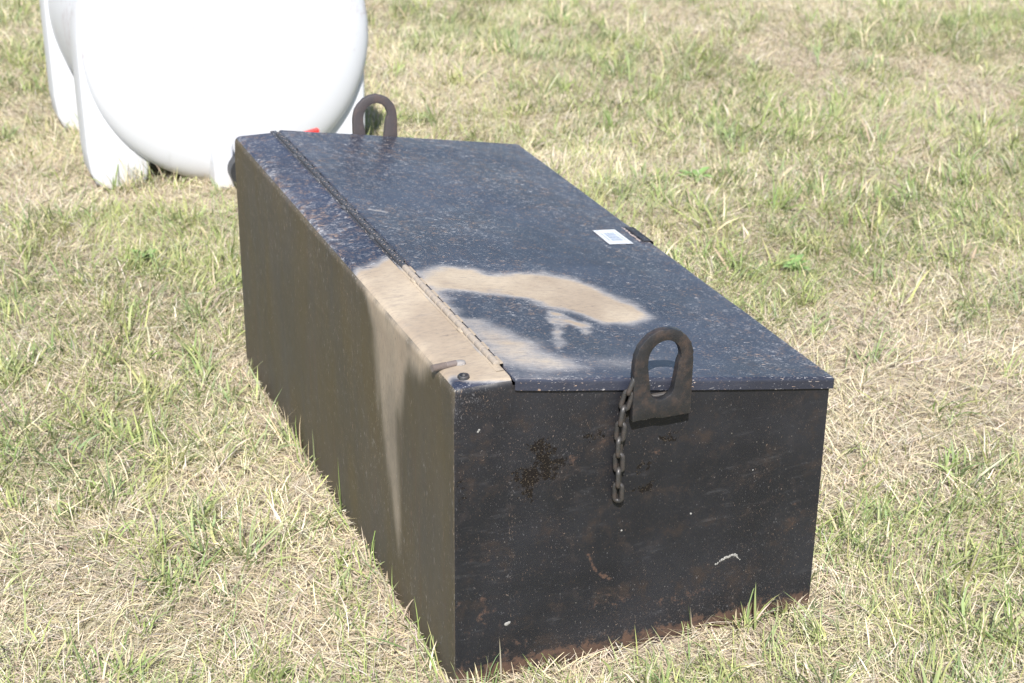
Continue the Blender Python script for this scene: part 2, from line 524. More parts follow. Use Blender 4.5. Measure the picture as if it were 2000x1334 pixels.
def blades(name, x, y, z0, length, width, az, lean, curve, tint, nseg, mat, label, twist=None):
    N = len(x)
    dirx, diry = np.cos(az), np.sin(az)
    tw = rng.uniform(-0.7, 0.7, N) if twist is None else twist
    wx, wy = np.cos(az + math.pi / 2 + tw), np.sin(az + math.pi / 2 + tw)
    p = np.stack([x, y, z0], -1)
    rows = []
    seg = length / nseg
    drift = rng.normal(0, 0.18, N)
    for k in range(nseg + 1):
        t = k / nseg
        wdt = width * (0.75 + 0.6 * t - 1.35 * t ** 2.2) * 0.5
        if k < nseg:
            o = np.stack([wx * wdt, wy * wdt, np.sin(tw) * wdt * 0.5], -1)
            rows += [p - o, p + o]
        else:
            rows += [p.copy()]
        th = lean + curve * t
        ca, sa = np.cos(az + drift * k), np.sin(az + drift * k)
        p = p + np.stack([np.sin(th) * ca * seg, np.sin(th) * sa * seg, np.cos(th) * seg], -1)
        floor_z = gh(p[:, 0], p[:, 1]) + 0.002
        p[:, 2] = np.maximum(p[:, 2], floor_z)
    V = np.stack(rows, 1)
    nv = V.shape[1]
    tr = []
    for k in range(nseg - 1):
        a = 2 * k
        tr += [a, a + 1, a + 3, a, a + 3, a + 2]
    a = 2 * (nseg - 1)
    tr += [a, a + 1, a + 2]
    F = (np.arange(N)[:, None] * nv + np.array(tr)[None]).astype(np.int32).ravel()
    me = bpy.data.meshes.new(name)
    me.vertices.add(N * nv)
    me.vertices.foreach_set('co', V.astype(np.float32).ravel())
    me.loops.add(len(F))
    me.loops.foreach_set('vertex_index', F)
    me.polygons.add(len(F) // 3)
    me.polygons.foreach_set('loop_start', np.arange(0, len(F), 3, dtype=np.int32))
    me.polygons.foreach_set('use_smooth', np.ones(len(F) // 3, bool))
    me.update(calc_edges=True)
    ca = me.color_attributes.new('tint', 'FLOAT_COLOR', 'POINT')
    cc = np.ones((N, nv, 4), np.float32)
    tt = np.array([k / nseg for k in range(nseg) for _ in (0, 1)] + [1.0])
    tip = np.array([0.50, 0.42, 0.24])
    bas = tint * 0.95 + 0.05 * np.array([0.5, 0.45, 0.3])
    cc[:, :, :3] = bas[:, None, :]
    brown = (rng.random(N) < 0.4)[:, None, None] * (tt[None, :, None] ** 3)
    cc[:, :, :3] = cc[:, :, :3] * (1 - 0.6 * brown) + tip * 0.6 * brown
    ca.data.foreach_set('color', cc.ravel())
    o = obj(name, me, mat)
    o['kind'] = 'stuff'
    o['label'] = label
    return o


CX, CY = -0.7784, -2.0884


def in_view(x, y, mg):
    """ground the photograph could see, widened by mg metres"""
    dx, dy = x - CX, y - CY
    fx, fy = math.sin(0.3946), math.cos(0.3946)
    d = dx * fx + dy * fy
    s = dx * fy - dy * fx
    return (d > 1.75 - mg) & (d < 7.2 + mg) & (np.abs(s) < 0.33 * np.maximum(d, 0.5) + 0.15 + mg)


def free(x, y, pad=0.0):
    box = (x > -pad) & (x < W + pad) & (y > -pad) & (y < L + pad)
    for x0, x1 in ((-0.125, 0.05), (0.56, 0.735)):
        for y0, y1 in ((2.58, 2.72), (3.18, 3.32)):
            box |= (x > x0) & (x < x1) & (y > y0) & (y < y1)
    return ~box


def scatter(per_m2):
    x0, x1, y0, y1 = -2.8, 5.9, -1.6, 7.4
    n = int(per_m2 * (x1 - x0) * (y1 - y0))
    x = rng.uniform(x0, x1, n)
    y = rng.uniform(y0, y1, n)
    core = in_view(x, y, 0.12)
    marg = in_view(x, y, 1.5)
    dist = np.hypot(x - CX, y - CY)
    far = np.clip(1.25 - dist / 9.0, 0.55, 1.0)
    keep = ((core & (rng.random(n) < far)) | (marg & (rng.random(n) < 0.17))) & free(x, y)
    # no grass on ground the box stands in the way of, well under its hidden far side
    return x[keep], y[keep]


def pick(cols, n, jit=0.12):
    cols = np.array(cols)
    c = cols[rng.integers(0, len(cols), n)]
    c = c * (1.04 + rng.normal(0, jit * 1.2, (n, 1))) * (1 + rng.normal(0, jit * 0.3, (n, 3)))
    return np.clip(c, 0.02, 0.85)


STRAW = [(0.63, 0.54, 0.37), (0.56, 0.475, 0.325), (0.54, 0.462, 0.36), (0.46, 0.385, 0.30), (0.69, 0.615, 0.46),
         (0.34, 0.270, 0.19), (0.55, 0.495, 0.41), (0.60, 0.52, 0.31)]
GREEN = [(0.185, 0.265, 0.072), (0.225, 0.30, 0.090), (0.285, 0.345, 0.112), (0.14, 0.22, 0.085), (0.345, 0.375, 0.135),
         (0.41, 0.41, 0.17), (0.205, 0.28, 0.135), (0.26, 0.315, 0.155)]


def near_box(x, y, p):
    a = (y > -0.09) & (y < 0.05) & (x > -0.02) & (x < W + 0.05) & (rng.random(len(x)) < p)
    b = (x > -0.075) & (x < 0.02) & (y > -0.05) & (y < L + 0.05) & (rng.random(len(x)) < p * 0.85)
    return a | b


# flat thatch
x, y = scatter(18000)
n = len(x)
flow = fbm(x * 2.2 + 5, y * 2.2 + 1, 55, 2) * 14.0
az = flow + rng.normal(0, 1.0, n)
blades('dry_thatch', x, y, gh(x, y) + rng.uniform(0.001, 0.018, n), rng.gamma(5, 0.0088, n) + 0.010, rng.uniform(0.0009, 0.0021, n), az,
       np.radians(rng.uniform(66, 102, n)), np.radians(rng.uniform(-8, 40, n)), pick(STRAW, n), 2, M_STRAW,
       'tan thatch of dead grass lying flat over the field', rng.uniform(-0.5, 0.5, n))

# dead stems still standing at a slant
x, y = scatter(7500)
k = rng.random(len(x)) < 0.25 + 0.75 * fbm(x * 3 + 2, y * 3 + 8, 71, 2)
k &= ~near_box(x, y, 0.8)
x, y = x[k], y[k]
n = len(x)
az = fbm(x * 1.3 + 15, y * 1.3 + 31, 56, 2) * 10.0 + rng.normal(0, 1.1, n)
blades('dry_grass', x, y, gh(x, y), rng.gamma(6, 0.0062, n) + 0.012, rng.uniform(0.0012, 0.0027, n), az,
       np.radians(rng.uniform(20, 68, n)), np.radians(rng.uniform(0, 55, n)), pick(STRAW[:2] + STRAW[4:5] + STRAW[6:] + [(0.45, 0.44, 0.25), (0.40, 0.41, 0.22)], n),
       3, M_STRAW, 'straw coloured dead grass blades standing at a slant')

# short fine green growth, thick where the field is greener
x, y = scatter(9000)
gf = green_field(x, y)
k = (rng.random(len(x)) < 0.12 + 0.74 * gf) & ~near_box(x, y, 0.8)
x, y = x[k], y[k]
n = len(x)
hue = np.clip((vnoise(x * 3.1 + 3, y * 3.1 + 7, 17) * len(GREEN)).astype(int), 0, len(GREEN) - 1)
gc = np.array(GREEN)[hue] * 0.5 + 0.5 * pick(GREEN, n)
gc = gc * (1 + rng.normal(0, 0.13, (n, 1)))
az = fbm(x * 1.7 + 25, y * 1.7 + 3, 58, 2) * 10.0 + rng.normal(0, 1.0, n)
blades('fine_green_grass', x, y, gh(x, y), rng.gamma(7, 0.0060, n) + 0.012, rng.uniform(0.0014, 0.0030, n), az,
       np.radians(rng.uniform(12, 62, n)), np.radians(rng.uniform(5, 60, n)), np.clip(gc, 0.03, 0.8), 3, M_GREEN,
       'short fine green grass mixed into the dead thatch')

# green tufts
x, y = scatter(340)
gf = green_field(x, y)
k = rng.random(len(x)) < 0.09 + 0.91 * gf
k &= ~near_box(x, y, 0.8)
x, y, gf = x[k], y[k], gf[k]
cnt = rng.integers(5, 24, len(x))
tx, ty = np.repeat(x, cnt), np.repeat(y, cnt)
tl = np.repeat(rng.gamma(8, 0.0070, len(x)) + 0.012, cnt)
tw_ = np.repeat(rng.choice([1.0, 1.0, 1.25, 1.6], len(x)), cnt)
taz = np.repeat(rng.uniform(0, 6.283, len(x)), cnt)
thue = np.repeat(rng.integers(0, len(GREEN), len(x)), cnt)
n = len(tx)
r = np.abs(rng.normal(0, 0.026, n))
a = rng.uniform(0, 6.283, n)
bx, by = tx + r * np.cos(a), ty + r * np.sin(a)
k = free(bx, by)
bx, by, tl, taz, a, thue, tw_ = bx[k], by[k], tl[k], taz[k], a[k], thue[k], tw_[k]
n = len(bx)
az = np.where(rng.random(n) < 0.45, taz + rng.normal(0, 0.5, n), a + rng.normal(0, 0.6, n))
gc = np.array(GREEN)[thue] * 0.6 + 0.4 * pick(GREEN, n)
gc = gc * (1 + rng.normal(0, 0.12, (n, 1)))
gc = np.where((rng.random(n) < 0.14)[:, None], pick(STRAW, n), gc)
blades('green_grass', bx, by, gh(bx, by), tl * rng.uniform(0.5, 1.2, n), rng.uniform(0.0022, 0.0044, n) * tw_, az,
       np.radians(rng.uniform(8, 58, n)), np.radians(rng.uniform(5, 75, n)), np.clip(gc, 0.03, 0.8), 4, M_GREEN,
       'green grass blades growing in tufts through the dead thatch')

# unmown rim along the foot of the toolbox and under the tank
ex, ey = [], []
for q in range(950):
    s = rng.random()
    if s < 0.20:
        ex.append(-abs(rng.normal(0, 0.02)) - 0.004); ey.append(rng.uniform(-0.02, L + 0.02))
    elif s < 0.32:
        ex.append(rng.uniform(-0.01, W + 0.02)); ey.append(-abs(rng.normal(0, 0.018)) - 0.004)
    else:
        ex.append(rng.uniform(-0.12, 0.74)); ey.append(2.585 - abs(rng.normal(0, 0.035)))
ex, ey = np.array(ex), np.array(ey)
cl = fbm(ex * 9, ey * 9, 91, 2)
k = (cl > 0.40) & free(ex, ey)
ex, ey = ex[k], ey[k]
ex = np.concatenate([ex, [-0.006, -0.004, -0.012, -0.02, -0.006, -0.01, -0.012]])
ey = np.concatenate([ey, [0.583, 0.578, 0.592, 0.372, 0.366, 0.360, 0.85]])
n = len(ex)
ln = rng.gamma(7, 0.0075, n) + 0.012
ln = np.where(ey > 2, ln * 1.5, ln)
ln = np.where((ey > -0.1) & (ey < 0.02), ln * 0.8, ln)
ln[-7:] = [0.12, 0.085, 0.06, 0.115, 0.08, 0.06, 0.09]
azr = rng.uniform(0, 6.283, n)
azr = np.where((ey > -0.1) & (ey < L) & (ex < 0) & (rng.random(n) < 0.7), rng.uniform(1.7, 4.6, n), azr)
azr[-7:] = [1.6, 2.5, 0.6, 0.9, 2.0, 3.0, 2.0]
lnn = np.radians(rng.uniform(5, 50, n))
lnn[-7:] = np.radians([6, 24, 35, 12, 22, 40, 20])
tint = np.where((rng.random(n) < 0.5)[:, None], pick(GREEN, n), pick(STRAW, n))
tint[-7:] = pick(GREEN[:3], 7)
blades('rim_grass', ex, ey, gh(ex, ey), ln, rng.uniform(0.0025, 0.0048, n), azr, lnn, np.radians(rng.uniform(0, 45, n)), tint, 4, M_GREEN,
       'longer grass left along the foot of the toolbox and tank')

# ------------------------------------------------------------------ toolbox
box = thing('steel_toolbox', 'long black steel toolbox with sloping hinged lid, dusty and rusting, on dry grass', 'toolbox', (W / 2, L / 2, 0))

DUST_LID = [(0.093, 0.434), (0.130, 0.465), (0.167, 0.481), (0.210, 0.471), (0.235, 0.448), (0.283, 0.456), (0.341, 0.456), (0.381, 0.437),
            (0.409, 0.406), (0.428, 0.349), (0.447, 0.302), (0.447, 0.263), (0.424, 0.235), (0.394, 0.227), (0.352, 0.229), (0.326, 0.266),
            (0.297, 0.283), (0.270, 0.313), (0.242, 0.343), (0.211, 0.357), (0.165, 0.354), (0.126, 0.356), (0.110, 0.343), (0.103, 0.308),
            (0.106, 0.271), (0.106, 0.231), (0.130, 0.228), (0.151, 0.193), (0.168, 0.165), (0.189, 0.138), (0.183, 0.104), (0.205, 0.077),
            (0.224, 0.045), (0.187, 0.025), (0.132, 0.025), (0.106, 0.037), (0.080, 0.070)]
DUST_SPLASH = [(0.276, 0.279), (0.294, 0.264), (0.309, 0.242), (0.330, 0.228), (0.319, 0.198), (0.293, 0.176), (0.291, 0.197), (0.280, 0.219),
               (0.245, 0.167), (0.241, 0.132), (0.211, 0.104), (0.218, 0.139), (0.246, 0.196), (0.250, 0.225)]
DUST_SIDE = [(0.47, 0.54), (0.453, 0.513), (0.412, 0.501), (0.382, 0.467), (0.368, 0.361), (0.347, 0.285), (0.300, 0.161), (0.264, 0.085),
             (0.252, 0.127), (0.250, 0.265), (0.251, 0.349), (0.215, 0.447), (0.123, 0.493), (0.055, 0.518), (0.055, 0.54)]
PITS = [[(0.125, 0.411), (0.140, 0.418), (0.161, 0.401), (0.159, 0.383), (0.178, 0.380), (0.186, 0.368), (0.167, 0.366), (0.167, 0.348),
         (0.145, 0.351), (0.126, 0.341), (0.130, 0.316), (0.115, 0.323), (0.107, 0.341), (0.096, 0.355), (0.096, 0.367), (0.114, 0.371),
         (0.122, 0.373), (0.133, 0.377)],
        [(0.301, 0.299), (0.321, 0.301), (0.335, 0.302), (0.333, 0.293), (0.309, 0.294)]]
PITS_SOFT = [[(0.200, 0.418), (0.238, 0.413), (0.262, 0.393), (0.216, 0.400)], [(0.305, 0.345), (0.325, 0.35), (0.33, 0.33), (0.31, 0.325)],
             [(0.34, 0.385), (0.38, 0.39), (0.375, 0.37), (0.345, 0.37)]]
SCRAPES = [[(0.220, 0.204), (0.228, 0.200), (0.243, 0.165), (0.273, 0.143), (0.274, 0.137), (0.247, 0.147), (0.230, 0.172)],
           [(0.240, 0.127), (0.266, 0.119), (0.265, 0.109), (0.244, 0.118)],
           [(0.048, 0.233), (0.061, 0.226), (0.063, 0.216), (0.052, 0.224)], [(0.105, 0.192), (0.119, 0.176), (0.113, 0.172)]]


def lin(a, b, step, fine_a=0.0, fine_b=0.0, nf=9):
    parts = []
    lo, hi = a, b
    if fine_a:
        parts.append(np.linspace(a, a + fine_a, nf)[:-1]); lo = a + fine_a
    if fine_b:
        hi = b - fine_b
    parts.append(np.linspace(lo, hi, max(2, int((hi - lo) / step) + 1)))
    if fine_b:
        parts.append(np.linspace(hi, b, nf)[1:])
    return np.concatenate(parts)


def round_box(P, x0, x1, y0, y1, ztop, rv_fn, rz):
    """roll the edges of a box: tight upright corners, wide rolls along the top"""
    P = P.copy()
    rv = rv_fn(P[..., 2])
    q = np.stack([np.clip(P[..., 0], x0 + rv, x1 - rv), np.clip(P[..., 1], y0 + rv, y1 - rv), np.minimum(P[..., 2], ztop - rz)], -1)
    rr = np.stack([rv, rv, np.full(rv.shape, rz)], -1)
    e = (P - q) / rr
    ln = np.linalg.norm(e, axis=-1, keepdims=True)
    e = e / np.maximum(ln, 1e-9)
    return np.where(ln > 1e-6, q + rr * e, P)


RZ = 0.0135
rvf = lambda z: 0.004 + (RZ - 0.004) * smooth(H - 0.06, H - 0.012, z)
lidz = lambda xx: H + SL * (xx - S)


def dents(a, b, amp, seed):
    return (fbm(a * 3.0 + 7, b * 3.0 + 2, seed, 2) - 0.5) * amp


def edge_noise(y, z, seed):
    return fbm(y * 60, z * 60, seed, 2)


# left side sheet, rolled at the top
yy = lin(0, L, 0.006, 0.026, 0.026)
zz = lin(0, H, 0.006, 0.0, 0.026)
Y, Z = np.meshgrid(yy, zz, indexing='ij')
P = round_box(np.stack([np.zeros_like(Y), Y, Z], -1), 0, W, 0, L, H, rvf, RZ)
P[..., 0] += dents(Y, Z, 0.007, 4) * smooth(0, 0.06, np.minimum(np.minimum(Y, L - Y), np.minimum(Z + 0.03, H - Z)))
sdv = poly_sd(Y, Z, DUST_SIDE)
dust = smooth(-0.022, 0.034, sdv + (fbm(Y * 30, Z * 6, 8) - 0.5) * 0.045) * (0.50 + 0.26 * smooth(0.30, 0.52, Z)) * (0.8 + 0.4 * fbm(Y * 40, Z * 4, 9))
seam = np.exp(-(Y / 0.006) ** 2)
rust = 0.26 * np.exp(-((Z - 0.0) / 0.04) ** 2) + 0.22 * seam * smooth(0.0, 0.4, fbm(Y * 0, Z * 20, 12))
rust = rust + 0.14 * np.exp(-((Z - H + 0.012) / 0.006) ** 2) * (Y > 0.5)
chalk = 0.75 * seam + 0.7 * np.exp(-((Z - H + 0.006) / 0.010) ** 2)
side = obj('side_panel', grid_mesh('side_panel', [(P, dict(dust=dust, rust=rust, chalk=chalk, pit=0 * Y), True)]), M_SIDE, box)
side['label'] = 'left side plate filmed with brown dust, one pale dust run'

# flat strip along the high side of the top
xx = lin(0, S, 0.004, 0.022, 0.0, 9)
X, Y = np.meshgrid(xx, yy, indexing='ij')
P = round_box(np.stack([X, Y, np.full_like(X, H)], -1), 0, W, 0, L, H, rvf, RZ)
P[..., 2] += dents(X, Y, 0.003, 14) * smooth(0, 0.05, np.minimum(np.minimum(Y, L - Y), X))
edge = 0.475 + 0.06 * (X / S) + (fbm(X * 30, Y * 12, 18) - 0.5) * 0.03
dust = smooth(0.035, -0.03, Y - edge) * smooth(0.004, 0.026, Y + 0.25 * (X - 0.02))
dust = dust * (1 - 0.22 * np.exp(-(((Y - 0.22) / 0.10) ** 2)) * smooth(0.08, 0.02, X)) * (0.86 + 0.28 * fbm(X * 30, Y * 9, 19))
dust = dust * (1 - 0.95 * np.exp(-(((X - 0.012) / 0.016) ** 2 + ((Y - 0.018) / 0.022) ** 2)))
chalk = 0.8 * smooth(0.05, 0.0, X) * smooth(0.52, 0.66, Y) + 0.3 * smooth(1.1, 0.7, Y) * (Y > 0.5)
rust = 0.16 * np.exp(-((X - 0.004) / 0.006) ** 2) * (Y > 0.5)
Ye, Ze = np.meshgrid(yy, lin(H - 0.035, H, 0.004, 0, 0.02), indexing='ij')
Pe = round_box(np.stack([np.full_like(Ye, 0.3), Ye, Ze], -1), 0, W, 0, L, H, rvf, RZ)
Pe[..., 0] = S
strip = obj('top_strip', grid_mesh('top_strip', [(P, dict(dust=dust, chalk=chalk, rust=rust, pit=0 * X), False), (Pe, {}, False)]), M_STRIP, box)
strip['label'] = 'top strip beside the hinge, near half under tan dust'

# front plate
x1 = lin(0, S, 0.004, 0.022, 0.012, 9)
x2 = np.linspace(S + 0.0006, W, 140)
xx = np.concatenate([x1, x2])
vv = lin(0, 1, 0.0085, 0.0, 0.06, 10)
X, Vv = np.meshgrid(xx, vv, indexing='ij')
top = np.where(X <= S, H, lidz(X) - 0.010)
P = np.stack([X, np.zeros_like(X), Vv * top], -1)
Pr = round_box(P, 0, W, 0, L, H, rvf, RZ)
P = np.where((X <= S)[..., None], Pr, P)
X, Z = X, P[..., 2]
P[..., 1] += dents(X, Z, 0.006, 24) * smooth(0, 0.05, np.minimum(np.minimum(X, W - X), np.minimum(Z + 0.02, top - Z)))
pit = np.zeros_like(X)
for pl in PITS:
    pit = np.maximum(pit, 0.66 * smooth(-0.024, 0.010, poly_sd(X, Z, pl)))
for pl in PITS_SOFT:
    pit = np.maximum(pit, 0.50 * smooth(-0.014, 0.006, poly_sd(X, Z, pl)))
pit = np.maximum(pit, 0.42 * np.exp(-((X - 0.012) / 0.014) ** 2) * smooth(0.25, 0.36, Z) * smooth(0.42, 0.36, Z))
rust = 0.52 * smooth(0.040, 0.012, Z - 0.016 * fbm(X * 22, Z, 3)) * (0.35 + 1.0 * fbm(X * 9, Z * 9, 71)) + 0.30 * smooth(0.16, 0.02, Z)
for (cx_, cz_, rx_, rz_, st_) in ((0.19, 0.37, 0.05, 0.035, 0.27), (0.245, 0.40, 0.05, 0.02, 0.26), (0.60, 0.19, 0.03, 0.05, 0.30), (0.05, 0.13, 0.03, 0.06, 0.34),
                                (0.26, 0.10, 0.07, 0.02, 0.36), (0.40, 0.08, 0.10, 0.02, 0.33), (0.10, 0.05, 0.08, 0.03, 0.30), (0.34, 0.36, 0.03, 0.03, 0.26)):
    rust = np.maximum(rust, (st_ + 0.11) * np.exp(-(((X - cx_) / rx_) ** 2 + ((Z - cz_) / rz_) ** 2)))
for pl in SCRAPES:
    rust = np.maximum(rust, 0.63 * smooth(-0.005, 0.005, poly_sd(X, Z, pl)))
rust = np.maximum(rust, 0.30 * smooth(0.22, 0.04, np.hypot(X - 0.03, (Z - 0.05) * 0.7)))
rust = np.maximum(rust, 0.30 * np.exp(-(((X - 0.56) / 0.05) ** 2 + ((Z - 0.24) / 0.07) ** 2)))
rust = np.maximum(rust, 0.30 * np.exp(-(((X - 0.50) / 0.06) ** 2 + ((Z - 0.17) / 0.05) ** 2)))
chalk = 0.95 * smooth(0.10, 0.0, X) * smooth(0.44, 0.50, Z) * (X <= S + 0.002) + 0.6 * np.exp(-(X / 0.004) ** 2)
chalk = chalk + 0.42 * smooth(0.30, 0.44, Z) * smooth(0.35, 0.0, X) + 0.35 * smooth(0.12, 0.03, Z) * smooth(0.0, 0.1, X)
chalk = np.maximum(chalk, 0.45 * np.exp(-((X - 0.092) / 0.006) ** 2))
dust = 0.35 * smooth(H - 0.012, H - 0.001, Z) * (X < S) * smooth(0.02, 0.04, X)
front = obj('front_panel', grid_mesh('front_panel', [(P, dict(dust=dust, chalk=chalk, rust=rust, pit=pit), False)]), M_FRONT, box)
front['label'] = 'black end plate with peeling patches, specks and a rusty lower edge'

# low side, far end and floor
zz = lin(0, HR - 0.01, 0.03)
Y, Z = np.meshgrid(lin(0, L, 0.03), zz, indexing='ij')
P = np.stack([np.full_like(Y, W), Y, Z], -1)
obj('side_panel', grid_mesh('side_panel_low', [(P, dict(rust=0.3 * smooth(0.06, 0, Z)), False)]), M_FRONT, box)
X, Vv = np.meshgrid(np.concatenate([lin(0, S, 0.005, 0.022), np.linspace(S + 0.0006, W, 30)]), lin(0, 1, 0.03, 0.0, 0.06), indexing='ij')
top = np.where(X <= S, H, lidz(X) - 0.010)
P = np.stack([X, np.full_like(X, L), Vv * top], -1)
Pr = round_box(P, 0, W, 0, L, H, rvf, RZ)
P = np.where((X <= S)[..., None], Pr, P)
obj('rear_panel', grid_mesh('rear_panel', [(P, dict(rust=0.3 * smooth(0.06, 0, P[..., 2])), True)]), M_FRONT, box)
obj('floor_plate', from_bm('floor_plate', box_bm(0.004, W - 0.003, 0.004, L - 0.004, -0.012, 0.004), False), M_FRONT, box)

# lid: sloping sheet with a turned down lip
LX0, LX1, LY0, LY1, LIP, RL = S + 0.0060, W + 0.008, -0.0048, L + 0.0048, 0.0195, 0.0055


def lid_patch(A):
    """A in flat lid coordinates (x, y, w) with w the depth below the sheet"""
    A = A.copy()
    A[..., 0] -= 0.0046 * smooth(0.052, 0.044, A[..., 1]) * smooth(LX0 + 0.012, LX0, A[..., 0])
    B = round_box(A, LX0 - 0.0046 * smooth(0.052, 0.044, A[..., 1]), LX1, LY0, LY1, 0.0, lambda z: np.full(z.shape, RL), RL)
    x, y, w = B[..., 0], B[..., 1], B[..., 2]
    inn = smooth(0, 0.10, np.minimum(np.minimum(x - LX0, LX1 - x), np.minimum(y - LY0, LY1 - y)))
    z = H + 0.0022 + SL * (x - S) + w + dents(x, y, 0.009, 44) * inn + (vnoise(x * 11, y * 11, 9) - 0.5) * 0.0014
    yb = y + (vnoise(x * 13, x * 0, 66) - 0.5) * 0.0018 * (np.abs(y - LY0) < 0.01)
    return np.stack([x, yb, z], -1)


def lid_dust(x, y):
    jit = (fbm(x * 26, y * 40, 61) - 0.5) * 0.028
    wid = 0.014 * smooth(0.24, 0.17, y)
    d1 = smooth(-0.032 - wid, 0.034 + wid, poly_sd(x, y, DUST_LID) + jit)
    # thinner and wiped in streaks in the lower lobe
    lobe = smooth(0.235, 0.20, y)
    d1 = d1 * (1 - 0.32 * lobe * (0.45 + 0.9 * fbm(x * 10 + y * 20, y * 75, 63)))
    rim = smooth(0.0, 0.10, x - S) * 0.25
    d1 = d1 * (0.80 + rim)
    d2 = 0.56 * smooth(-0.010, 0.010, poly_sd(x, y, DUST_SPLASH) + jit * 0.7) * (0.15 + 1.7 * fbm(x * 38 + y * 30, y * 60, 64)) * (0.7 + 0.3 * smooth(0.10, 0.22, y))
    d3 = 0.34 * np.exp(-(((x - 0.30) / 0.09) ** 2 + ((y - 0.055) / 0.035) ** 2))
    d4 = 0.38 * np.exp(-(((x - 0.648) / 0.007) ** 2 + ((y - 0.15) / 0.012) ** 2))
    d5 = 0.30 * smooth(0.10, 0.0, y) * smooth(0.35, 0.1, x)
    d6 = 0.75 * np.exp(-((y - 0.782 + (x - 0.142) * 0.3) / 0.004) ** 2) * ((x > 0.125) & (x < 0.16))
    d7 = 0.6 * np.exp(-(((x - 0.50) / 0.006) ** 2 + ((y - 0.525) / 0.004) ** 2))
    return np.maximum.reduce([d1, d2, d3, d4, d5, d6, d7])


lx = lin(LX0, LX1, 0.0052, 0.008, 0.008, 5)
ly = lin(LY0, LY1, 0.0056, 0.008, 0.008, 5)
lw = np.linspace(-LIP, 0, 9)
patches = []
X, Y = np.meshgrid(lx, ly, indexing='ij')
Pt = lid_patch(np.stack([X, Y, 0 * X], -1))
ch = 0.25 * smooth(0.9, 1.25, Y) + 0.18 * np.exp(-(((X - 0.35) / 0.15) ** 2 + ((Y - 0.85) / 0.3) ** 2))
ch = ch + 0.5 * np.exp(-((X - LX1) / 0.012) ** 2) + 0.25 * smooth(0.2, 0.0, Y) * smooth(0.4, 0.6, X)
patches.append((Pt, dict(dust=lid_dust(X, Y), chalk=ch, rust=0.12 * np.exp(-((X - LX1) / 0.006) ** 2), pit=0 * X), False))
for yv, fl in ((LY0, False), (LY1, True)):
    X, Wd = np.meshgrid(lx, lw, indexing='ij')
    patches.append((lid_patch(np.stack([X, np.full_like(X, yv), Wd], -1)),
                    dict(dust=0 * X, chalk=0.6 * smooth(-LIP + 0.003, -LIP, Wd) - 0.55, rust=0.2 * smooth(-LIP + 0.003, -LIP, Wd), pit=0 * X), fl))
for xv, dep, fl in ((LX1, LIP, True), (LX0, 0.006, False)):
    lwv = np.linspace(-dep, 0, 7)
    Y, Wd = np.meshgrid(ly, lwv, indexing='ij')
    patches.append((lid_patch(np.stack([np.full_like(Y, xv), Y, Wd], -1)), dict(dust=0 * Y, chalk=0.2 + 0 * Y), not fl))
lid = obj('lid', grid_mesh('lid', patches), M_LID, box)
lid['label'] = 'sloping black lid, scratched, with a curved smear of tan dust'

# piano hinge: barrel of short knuckles, tabs to the lid at every second one
hv = np.linspace(0.03, L - 0.004, 240)
hp_ = np.array([(0.0790, -0.002), (0.0792, 0.0010), (0.0797, 0.0015), (0.0912, 0.0015), (0.0917, 0.0010), (0.0918, -0.002)])
HP = np.stack([np.broadcast_to(hp_[:, 0][:, None], (6, 240)), np.broadcast_to(hv[None], (6, 240)),
               H + hp_[:, 1][:, None] + 0.0004 * (vnoise(hv * 30, hv * 0, 5) - 0.5)[None]], -1)
hd = np.broadcast_to((0.9 * smooth(0.52, 0.44, hv) * (0.55 + 0.6 * vnoise(hv * 18, hv * 0, 6)))[None], (6, 240))
hinge = obj('hinge', grid_mesh('hinge', [(HP, dict(dust=hd), False)]), M_HINGE, box)
hinge['_w'] = [0, 0, 0]
PITCH_H = 0.028


bm = bmesh.new()
tube_bm(bm, [(0, 0.0006, 0), (0, 0.0014, 0), (0, PITCH_H - 0.0014, 0), (0, PITCH_H - 0.0006, 0)], [0.0044, 0.0056, 0.0056, 0.0044], 10)
kn_me = smooth_by_angle(from_bm('hinge_knuckle', bm), 40)
kn_me.materials.append(M_HINGE)
kn_dusty = kn_me.copy()
for me_, val in ((kn_me, 0.0), (kn_dusty, 0.62)):
    a = me_.attributes.new('dust', 'FLOAT', 'POINT')
    a.data.foreach_set('value', np.full(len(me_.vertices), val * 1.15, np.float32))
tab_me = from_bm('hinge_tab', box_bm(0, 0.0062, 0.001, PITCH_H - 0.001, -0.001, 0.0012, 0.0004, 1), False)
tab_me.materials.append(M_HINGE)
tab_dusty = tab_me.copy()
for me_, val in ((tab_me, 0.0), (tab_dusty, 0.8)):
    a = me_.attributes.new('dust', 'FLOAT', 'POINT')
    a.data.foreach_set('value', np.full(len(me_.vertices), val, np.float32))
nk = int((L - 0.06) / PITCH_H)
for i in range(nk):
    y0 = 0.05 + i * PITCH_H
    dusty = y0 < 0.47
    obj('hinge_knuckle', kn_dusty if dusty else kn_me, None, hinge, (0.0882, y0, H + 0.0030 + random.uniform(-0.0003, 0.0003)))
    if i % 2 == 0:
        obj('hinge_tab', tab_dusty if dusty else tab_me, None, hinge, (0.0925, y0, H + 0.0026))
